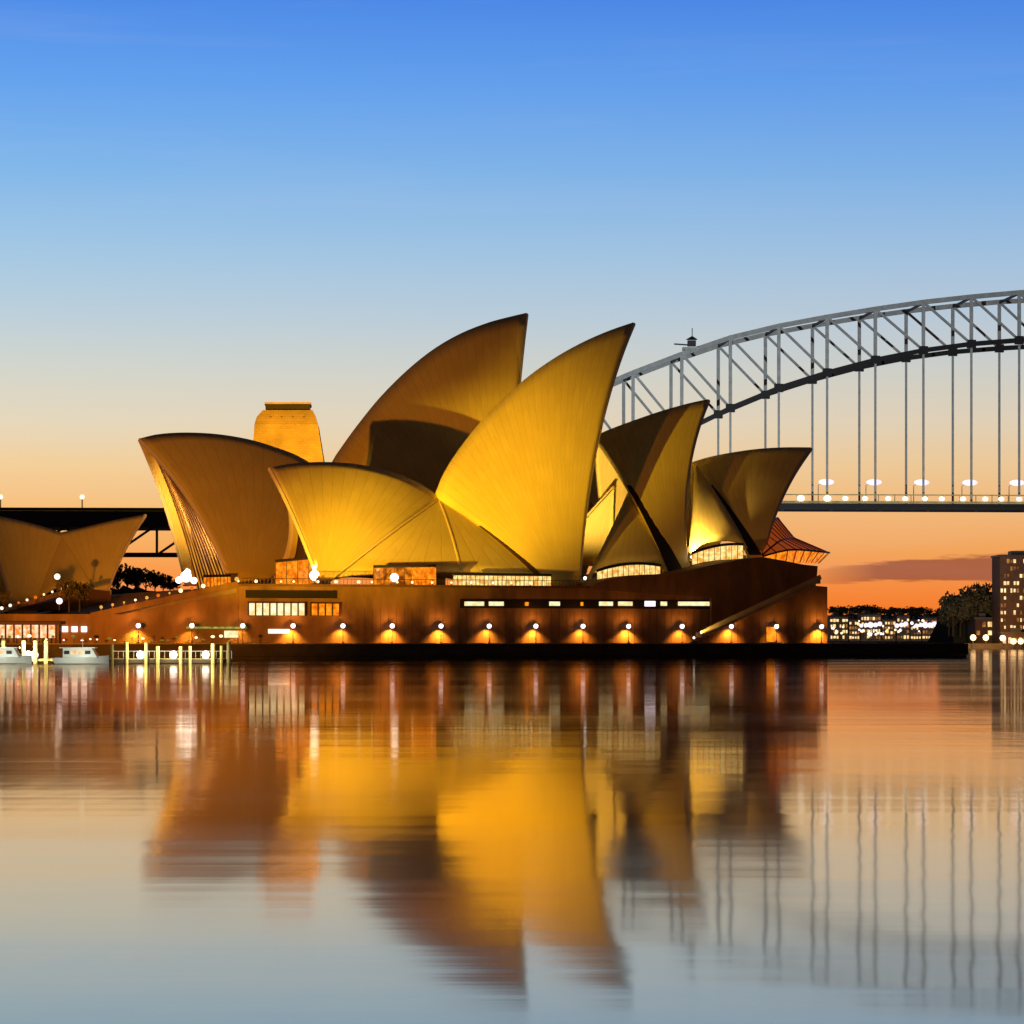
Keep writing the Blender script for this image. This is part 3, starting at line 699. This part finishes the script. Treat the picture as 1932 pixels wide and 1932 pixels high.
m = MB(); m.box8(ring(44, 44, 760.5, 10)+ring(43, 44, 757, 10)); m.build('roof_slab', 'sandstone', py)
m = MB()
for uu in (-30, -10, 10, 30): m.box(Vector(((541+uu*1.05-CX)*s, PY+14-10.2, CH+(HOR-790)*s)), (4*s, 1.2, 10*s))
m.build('opening', 'brick', py)
m = MB()
for uu, vv, ww in ((-17, 808, 10), (0, 804, 4), (19, 808, 10), (-2, 815, 4)):
    m.box(Vector(((541+uu-CX)*s, PY+14-10.4, CH+(HOR-vv)*s)), (ww*s, 1.6, 3*s*.9))
m.build('crest_moulding', 'brick', py)
fl = flood('pylon_floodlight', W(560, 1000, 1060), W(541, 830, PY+5), 1.2e6, (1, .47, .02), 60, .5, .5)
# maintenance crane on the arch
c = BR.p(-.82*PN, 0, nodez(-1, tops)+1.5)
cr = empty('gantry_crane', c); tag(cr, 'small dark maintenance crane riding on top of the arch', 'crane')
m = MB(); m.box(c+Vector((0, 0, .4)), (6, 4, 1.)); m.build('carriage', 'steel', cr)
m = MB(); m.box(c+Vector((.4, 0, 2.4)), (3., 3, 2.)); m.poly([c+Vector(q) for q in ((-1.6, -1.5, 3.8), (2.4, -1.5, 3.8), (2.4, 1.5, 3.8), (-1.6, 1.5, 3.8), (.6, 0, 5.2))], [(0, 1, 4), (1, 2, 4), (2, 3, 4), (3, 0, 4)]); m.build('cabin', 'steel_dark', cr)
m = MB(); m.bar(c+Vector((.6, 0, 5.)), c+Vector((.6, 0, 8.)), .3); m.bar(c+Vector((-6, 0, 2.2)), c+Vector((0, 0, 1.8)), .5); m.build('jib', 'steel_dark', cr)
# bridge lamps: a row of small ones along the parapet, tall ones at the hangers
pb = None
for i, u in enumerate([1511, 1561, 1595, 1632, 1676, 1708, 1745, 1777, 1817, 1859, 1889, 1923]):
    aa, zz = BR.az(u, 943, -9)
    if pb is None:
        e = empty('parapet_lamp'); g = MB(); g.ball((0, 0, 0), 1.15, 12, 8, (1, .6, .8)); g.build('globe', 'lamp_cream', e)
        b = MB(); b.bar((0, 0, -1.2), (0, 0, -.6), .3); b.build('bracket', 'steel_dark', e); pb = e
    else: e = copy_tree(pb)
    e.location = BR.p(aa, -9, DK+1.1); e.scale = (1.25,)*3 if i < 2 else (.95,)*3
    ordw = ['first', 'second', 'third', 'fourth', 'fifth', 'sixth', 'seventh', 'eighth', 'ninth', 'tenth', 'eleventh', 'twelfth'][i]
    tag(e, f'{ordw} round lamp along the bridge deck edge counted from the pointed north shell', 'lamp', 'lamps along the bridge deck edge')
rb_ = None
for i, u in enumerate([1557, 1647, 1737, 1828, 1917]):
    aa, zz = BR.az(u, 905, 12)
    if rb_ is None:
        e = empty('road_lamp'); b = MB(); b.tube([(-2.6, 0, 0), (-2.6, 0, 7.6), (-1.6, 0, 8.1), (2, 0, 8.6)], .16, 6); b.build('post', 'steel', e)
        b = MB(); b.ball((0.4, 0, 8.8), 1.15, 14, 8, (2.5, .75, 1.)); b.build('lamp_head_or_flare', 'lamp_flare', e); rb_ = e
    else: e = copy_tree(rb_)
    e.location = BR.p(aa, 12, DK-.6)
    tag(e, f'{["first", "second", "third", "fourth", "fifth"][i]} pale violet road lamp above the bridge deck counted from the pointed north shell', 'street lamp', 'road lamps on the bridge')
for i, u in enumerate((155, 1)):
    c = W(u, 962, 1122); e = empty('road_lamp', c); tag(e, ('white globe lamp on a post over the approach deck above the restaurant shells', 'white lamp over the approach deck at the left edge of the picture')[i], 'street lamp')
    b = MB(); b.tube([c, c+Vector((0, 0, 4.4))], .25, 6); b.build('post', 'steel_dark', e)
    b = MB(); b.ball(c+Vector((0, 0, 5.)), .95, 12, 8); b.build('globe', 'lamp_cream', e)
# lights crowding the left waterfront
QR = random.Random(11); qb = {}
for i in range(26):
    u = 4+i*16.6+QR.uniform(-4, 4); mt = QR.choice(['lamp_cream', 'lamp_warm', 'lamp_white', 'glow_green', 'glow_green'])
    if mt not in qb:
        e = empty('quay_lamp'); b = MB(); b.tube([(0, 0, 0), (0, 0, 1.3)], .07, 5); b.build('post', 'dark_metal', e)
        g = MB(); g.ball((0, 0, 1.5), .3, 8, 6); g.build('globe', mt, e); qb[mt] = e
    else: e = copy_tree(qb[mt])
    q = H.pix(u, 1215, -11.2); e.location = (q.x, q.y, QZ+.01-QR.choice((0, 0, 0))); k_ = QR.uniform(.6, 1.3); e.scale = (k_, k_, QR.uniform(.35, .9))
    tag(e, {'lamp_cream': 'small cream lamp', 'lamp_warm': 'small warm orange lamp', 'lamp_white': 'small white lamp', 'glow_green': 'small yellow green lamp'}[mt]+' low along the quay edge behind the jetties', 'lamp', {'lamp_cream': 'cream', 'lamp_warm': 'orange', 'lamp_white': 'white', 'glow_green': 'green'}[mt]+' lamps along the left quay edge')
# ================================================================== FAR SHORE
def ridge_mesh(name, pts, Y, depth, base=.4):
    m = MB(); rows = []
    for u, v in pts:
        p = W(u, v, Y); rows.append([Vector((p.x, Y-depth*.35, base)), Vector((p.x, Y-depth*.25, lerp(base, p.z, .6))), p, Vector((p.x, Y+depth, lerp(base, p.z, .9))), Vector((p.x, Y+2.2*depth, base))])
    m.grid(rows); return tag(m.build(name, 'hill'), kind='structure')
def hashp(u): return 3*math.sin(u*.21)+2.2*math.sin(u*.53+1)+1.5*math.sin(u*1.1)
ridge_mesh('hills', [(u, 1160+hashp(u)*.5) for u in range(1480, 1760, 8)]+[(u, 1160-(u-1760)*.2+hashp(u)*.5) for u in range(1760, 2250, 8)], 1550, 120)
ridge_mesh('hills', [(u, 1178-(u > 1740)*min(22, (u-1740)*.3)) for u in range(1792, 2250, 10)], 1100, 30)
ridge_mesh('hills', [(u, 1110+hashp(u)+max(0, (u-260))*.2) for u in range(-200, 700, 8)], 1300, 80)
m = MB(); m.fbox(Frame(W(1822, 1200, 1035).x, 1035, 0), -25, 160, 0, 60, -1, 2.0); tag(m.build('shore_quay', 'seawall'), kind='structure')
# trees
def tree_mesh(hh, wd, n=420, seed=0, fs=.9):
    rnd = random.Random(seed); cl = [(Vector((rnd.uniform(-.55, .55)*wd, rnd.uniform(-.4, .4)*wd, hh*rnd.uniform(.45, .9))), rnd.uniform(.16, .34)*wd) for _ in range(11)]
    m = MB()
    for _ in range(n):
        c, r = rnd.choice(cl); d = Vector((rnd.gauss(0, 1), rnd.gauss(0, 1), rnd.gauss(0, 1))).normalized()*r*rnd.uniform(.5, 1.08); d.z *= .75
        a = Vector((rnd.gauss(0, 1), rnd.gauss(0, 1), rnd.gauss(0, 1))).normalized(); b = a.orthogonal().normalized(); s_ = fs*rnd.uniform(.5, 1.2)
        p = c+d; m.poly([p-a*s_, p+b*s_*.7, p+a*s_, p-b*s_*.7], [(0, 1, 2, 3)])
    t = MB(); t.tube([(0, 0, -.5), (.1, 0, hh*.3), (0, .1, hh*.6)], [wd*.05, wd*.035, wd*.02], 6)
    for k in range(4): t.tube([(0, 0, hh*(.3+.05*k)), cl[k][0]], [wd*.025, .05], 5)
    return m, t
protos = []
for sd in range(4):
    m, t = tree_mesh(10, 9, 460, sd, .75)
    protos.append((m, t))
tree_bases = {}
def tree(u, vb, vt, Y, label, group, kind=0, wide=1.):
    p = W(u, vb, Y); hh = (vb-vt)*Y/F; sc = hh/9.6
    if kind not in tree_bases:
        e = empty('tree'); m, t = protos[kind]; m.build('crown', 'foliage', e); t.build('trunk', 'bark', e); tree_bases[kind] = e
    else: e = copy_tree(tree_bases[kind])
    e.location = p; e.scale = (sc*wide, sc*wide, sc); e.rotation_euler.z = random.uniform(0, 6)
    tag(e, label, 'tree', group); return e
for i in range(16):
    u = 1572+i*14.5+random.uniform(-4, 4)
    tree(u, 1170, 1148+random.uniform(-6, 5), 1480, 'small dark tree in the low row along the far shore right of the podium', 'trees along the far shore', i % 4, 1.3)
rt = [(1798, 1140), (1812, 1128), (1826, 1118), (1842, 1112), (1858, 1108), (1872, 1114), (1880, 1120), (1790, 1150), (1802, 1132), (1835, 1135), (1862, 1138), (1815, 1150)]
for i, (u, v) in enumerate(rt):
    tree(u, 1198, v, 1080+(i % 3)*10, 'dark tree in the tall clump left of the lit apartment tower', 'trees left of the apartment tower', i % 4, .8)
for i, (u, v) in enumerate(((222, 1068), (240, 1074), (258, 1078), (275, 1076), (292, 1082), (308, 1086), (320, 1092), (208, 1084), (330, 1098))):
    tree(u, 1125, v, 860, 'dark tree in the clump showing between the restaurant shell and the far shell', 'trees behind the steps', i % 4, .8)
for i, (u, v) in enumerate(((130, 1096), (150, 1098), (8, 1116))):
    tree(u, 1152, v, 525, ['small dark tree before the restaurant shells, left of a pair', 'small dark tree before the restaurant shells, right of a pair', 'dark shrub at the left edge under the restaurant shell'][i], None, i+1, .62)
# far apartment tower and houses
def block(u0, u1, vt, Y, label, nx, nz, lit, mt='brick', depth=18, group=None, vb=1222, name='apartment_block', wm=('window_lit', 'window_dim')):
    a, b = W(u0, vt, Y), W(u1, vt, Y); zb = max(.5, CH-(vb-HOR)*Y/F); zt = a.z
    e = empty(name, ((a.x+b.x)/2, Y, zb)); tag(e, label, 'building', group)
    m = MB(); m.box(((a.x+b.x)/2, Y+depth/2, (zb+zt)/2), (b.x-a.x, depth, zt-zb)); m.build('wall', mt, e)
    m = MB(); m.box(((a.x+b.x)/2, Y+depth/2, zt+.35), (b.x-a.x+.8, depth+.8, .7)); m.box(((a.x*.6+b.x*.4), Y+depth/2, zt+1.4), ((b.x-a.x)*.3, depth*.4, 1.6)); m.build('roof', 'steel_dark', e)
    cw = (b.x-a.x)/nx; chh = (zt-zb-1)/nz
    for i in range(nx):
        for j in range(nz):
            r = random.random()
            if r < lit:
                w_ = random.uniform(.45, .8)*cw; m = MB(); m.box((a.x+cw*(i+.5), Y-.08, zb+.8+chh*(j+.45)), (w_, .2, chh*random.uniform(.4, .6)))
                m.build('window', wm[0] if random.random() < .55 else wm[1], e)
    return e
block(1887, 1990, 1050, 1050, 'tall apartment tower with many lit windows at the right edge', 17, 12, .66)
block(1840, 1884, 1168, 1068, 'dark low house under the trees left of the apartment tower', 4, 3, .3, name='house')
hd = [(1566, 1600, 1164), (1602, 1622, 1170), (1624, 1662, 1160), (1664, 1690, 1170), (1692, 1716, 1163), (1718, 1738, 1171), (1740, 1768, 1166), (1770, 1792, 1172)]
hw = ['directly right of the podium', 'small and low, second from the podium', 'wide, third from the podium', 'low, in the middle of the far shore row', 'taller, right of the middle of the far shore row', 'narrow, third from the right of the row', 'second from the right of the row', 'right end of the row, by the tree clump']
for (u0, u1, v), words in zip(hd, hw):
    block(u0, u1, v, 1440, 'far shore house with lit windows, '+words, max(4, int((u1-u0)/5)), 4, .8, 'concrete', 14, 'houses along the far shore', vb=1210, name='house', wm=('window_lit', 'window_dim'))
def ball_lamp(u, v, Y, r, mt, label, group, name='shore_lamp'):
    c = W(u, v, Y); g0 = max(.3, c.z-4); e = empty(name, (c.x, Y, g0)); tag(e, label, 'lamp', group)
    b = MB(); b.tube([(c.x, Y, g0), (c.x, Y, c.z-r*.7)], .12, 5); b.build('post', 'steel_dark', e)
    b = MB(); b.ball(c, r, 8, 6); b.build('globe', mt, e)
rnd = random.Random(3)
for i in range(46):
    u = rnd.uniform(1568, 1792); v = rnd.triangular(1166, 1207, 1188)
    ball_lamp(u, v, 1425, rnd.uniform(.4, .8), rnd.choice(['lamp_cream', 'lamp_warm', 'lamp_warm', 'glow_yellow', 'lamp_white']), 'small glowing lamp among the far shore houses', 'lamps among the far shore houses')
for u, r, words in ((1634, 1.6, 'left of a close pair'), (1652, 1.9, 'right of a close pair'), (1701, 1.9, 'alone between two clusters'), (1738, 1.7, 'left one of the right cluster'), (1755, 2, 'middle one of the right cluster'), (1776, 2, 'right one of the right cluster')):
    for du, dv in ((0, 0), (-9, 1.5), (8, -2)): ball_lamp(u+du, 1179+dv, 1420, r*.62, 'lamp_flare', 'glaring white violet lamp on the far shore, '+words, 'bright lamps on the far shore, '+words)
for u, v, words in ((1836, 1203, 'left one of two close together'), (1860, 1203, 'right one of two close together'), (1892, 1204, 'just left of the tower base'), (1912, 1210, 'before the tower base'), (1926, 1210, 'at the right picture edge')):
    ball_lamp(u, v, 1034, 1.1, 'lamp_warm', 'warm round lamp on the right shore, '+words, 'lamps on the right shore')
ball_lamp(1650, 1225, 585, .25, 'lamp_red', 'tiny red marker light on the far end of the dark sea wall', None, 'marker_lamp')
cc = W(1862, 1200, 1028); tl = lamp('shore_light', 'SPOT', (cc.x, 1020, 7), 40000, (1, .5, .15), None, (cc.x, 1060, 12), 130)
block(1890, 1960, 1196, 1040, 'low building glowing orange at the foot of the apartment tower', 7, 1, 1., name='pavilion', wm=('glow_bar', 'glow_orange'), depth=6)
# lamps on the steps
sl = [(28, 2), ]
n = 0
for i in range(13):
    t = i/12; aa = lerp(aF-4, aS, t); zz = lerp(zF, PZ, t)
    c = H.p(aa, 1.3, zz+.2); e = empty('step_lamp', c); tag(e, 'small amber lamp on the near edge of the broad steps', 'lamp', 'small lamps up the near edge of the steps')
    b = MB(); b.tube([c, c+Vector((0, 0, .9))], .08, 5); b.build('post', 'bronze', e)
    b = MB(); b.ball(c+Vector((0, 0, 1.1)), rnd.uniform(.18, .42), 8, 6); b.build('globe', rnd.choice(['lamp_cream', 'glow_orange', 'lamp_warm', 'glow_yellow']), e)
for i in range(9):
    t = i/8; c = H.p(lerp(aF-14, aS-22, t), 46, lerp(zF+.4, PZ-.5, t)); e = empty('step_lamp', c); tag(e, 'small pale lamp on the far edge of the broad steps', 'lamp', 'small lamps up the far edge of the steps')
    b = MB(); b.tube([c, c+Vector((0, 0, .9))], .08, 5); b.build('post', 'bronze', e)
    b = MB(); b.ball(c+Vector((0, 0, 1.1)), rnd.uniform(.2, .45), 8, 6); b.build('globe', rnd.choice(['lamp_cream', 'glow_orange', 'lamp_warm']), e)
ball_lamp(108, 1088, 560, .6, 'lamp_cream', 'pinkish white lamp before the restaurant shells, the higher of two', None, 'forecourt_lamp')
ball_lamp(112, 1134, 540, .6, 'lamp_white', 'white lamp before the restaurant shells, the lower of two', None, 'forecourt_lamp')
for i in range(16):
    u = lerp(452, 1000, i/15)+rnd.uniform(-8, 8); c = H.pix(u, 1104, 2.2); c.z = PZ
    e = empty('terrace_lamp', c); tag(e, 'tiny pale lamp on the podium terrace behind the railing', 'lamp', 'tiny lamps on the podium terrace')
    b = MB(); b.tube([c, c+Vector((0, 0, .7))], .06, 5); b.build('post', 'bronze', e)
    b = MB(); b.ball(c+Vector((0, 0, .95)), rnd.uniform(.18, .34), 8, 6); b.build('globe', rnd.choice(['lamp_cream', 'lamp_warm']), e)
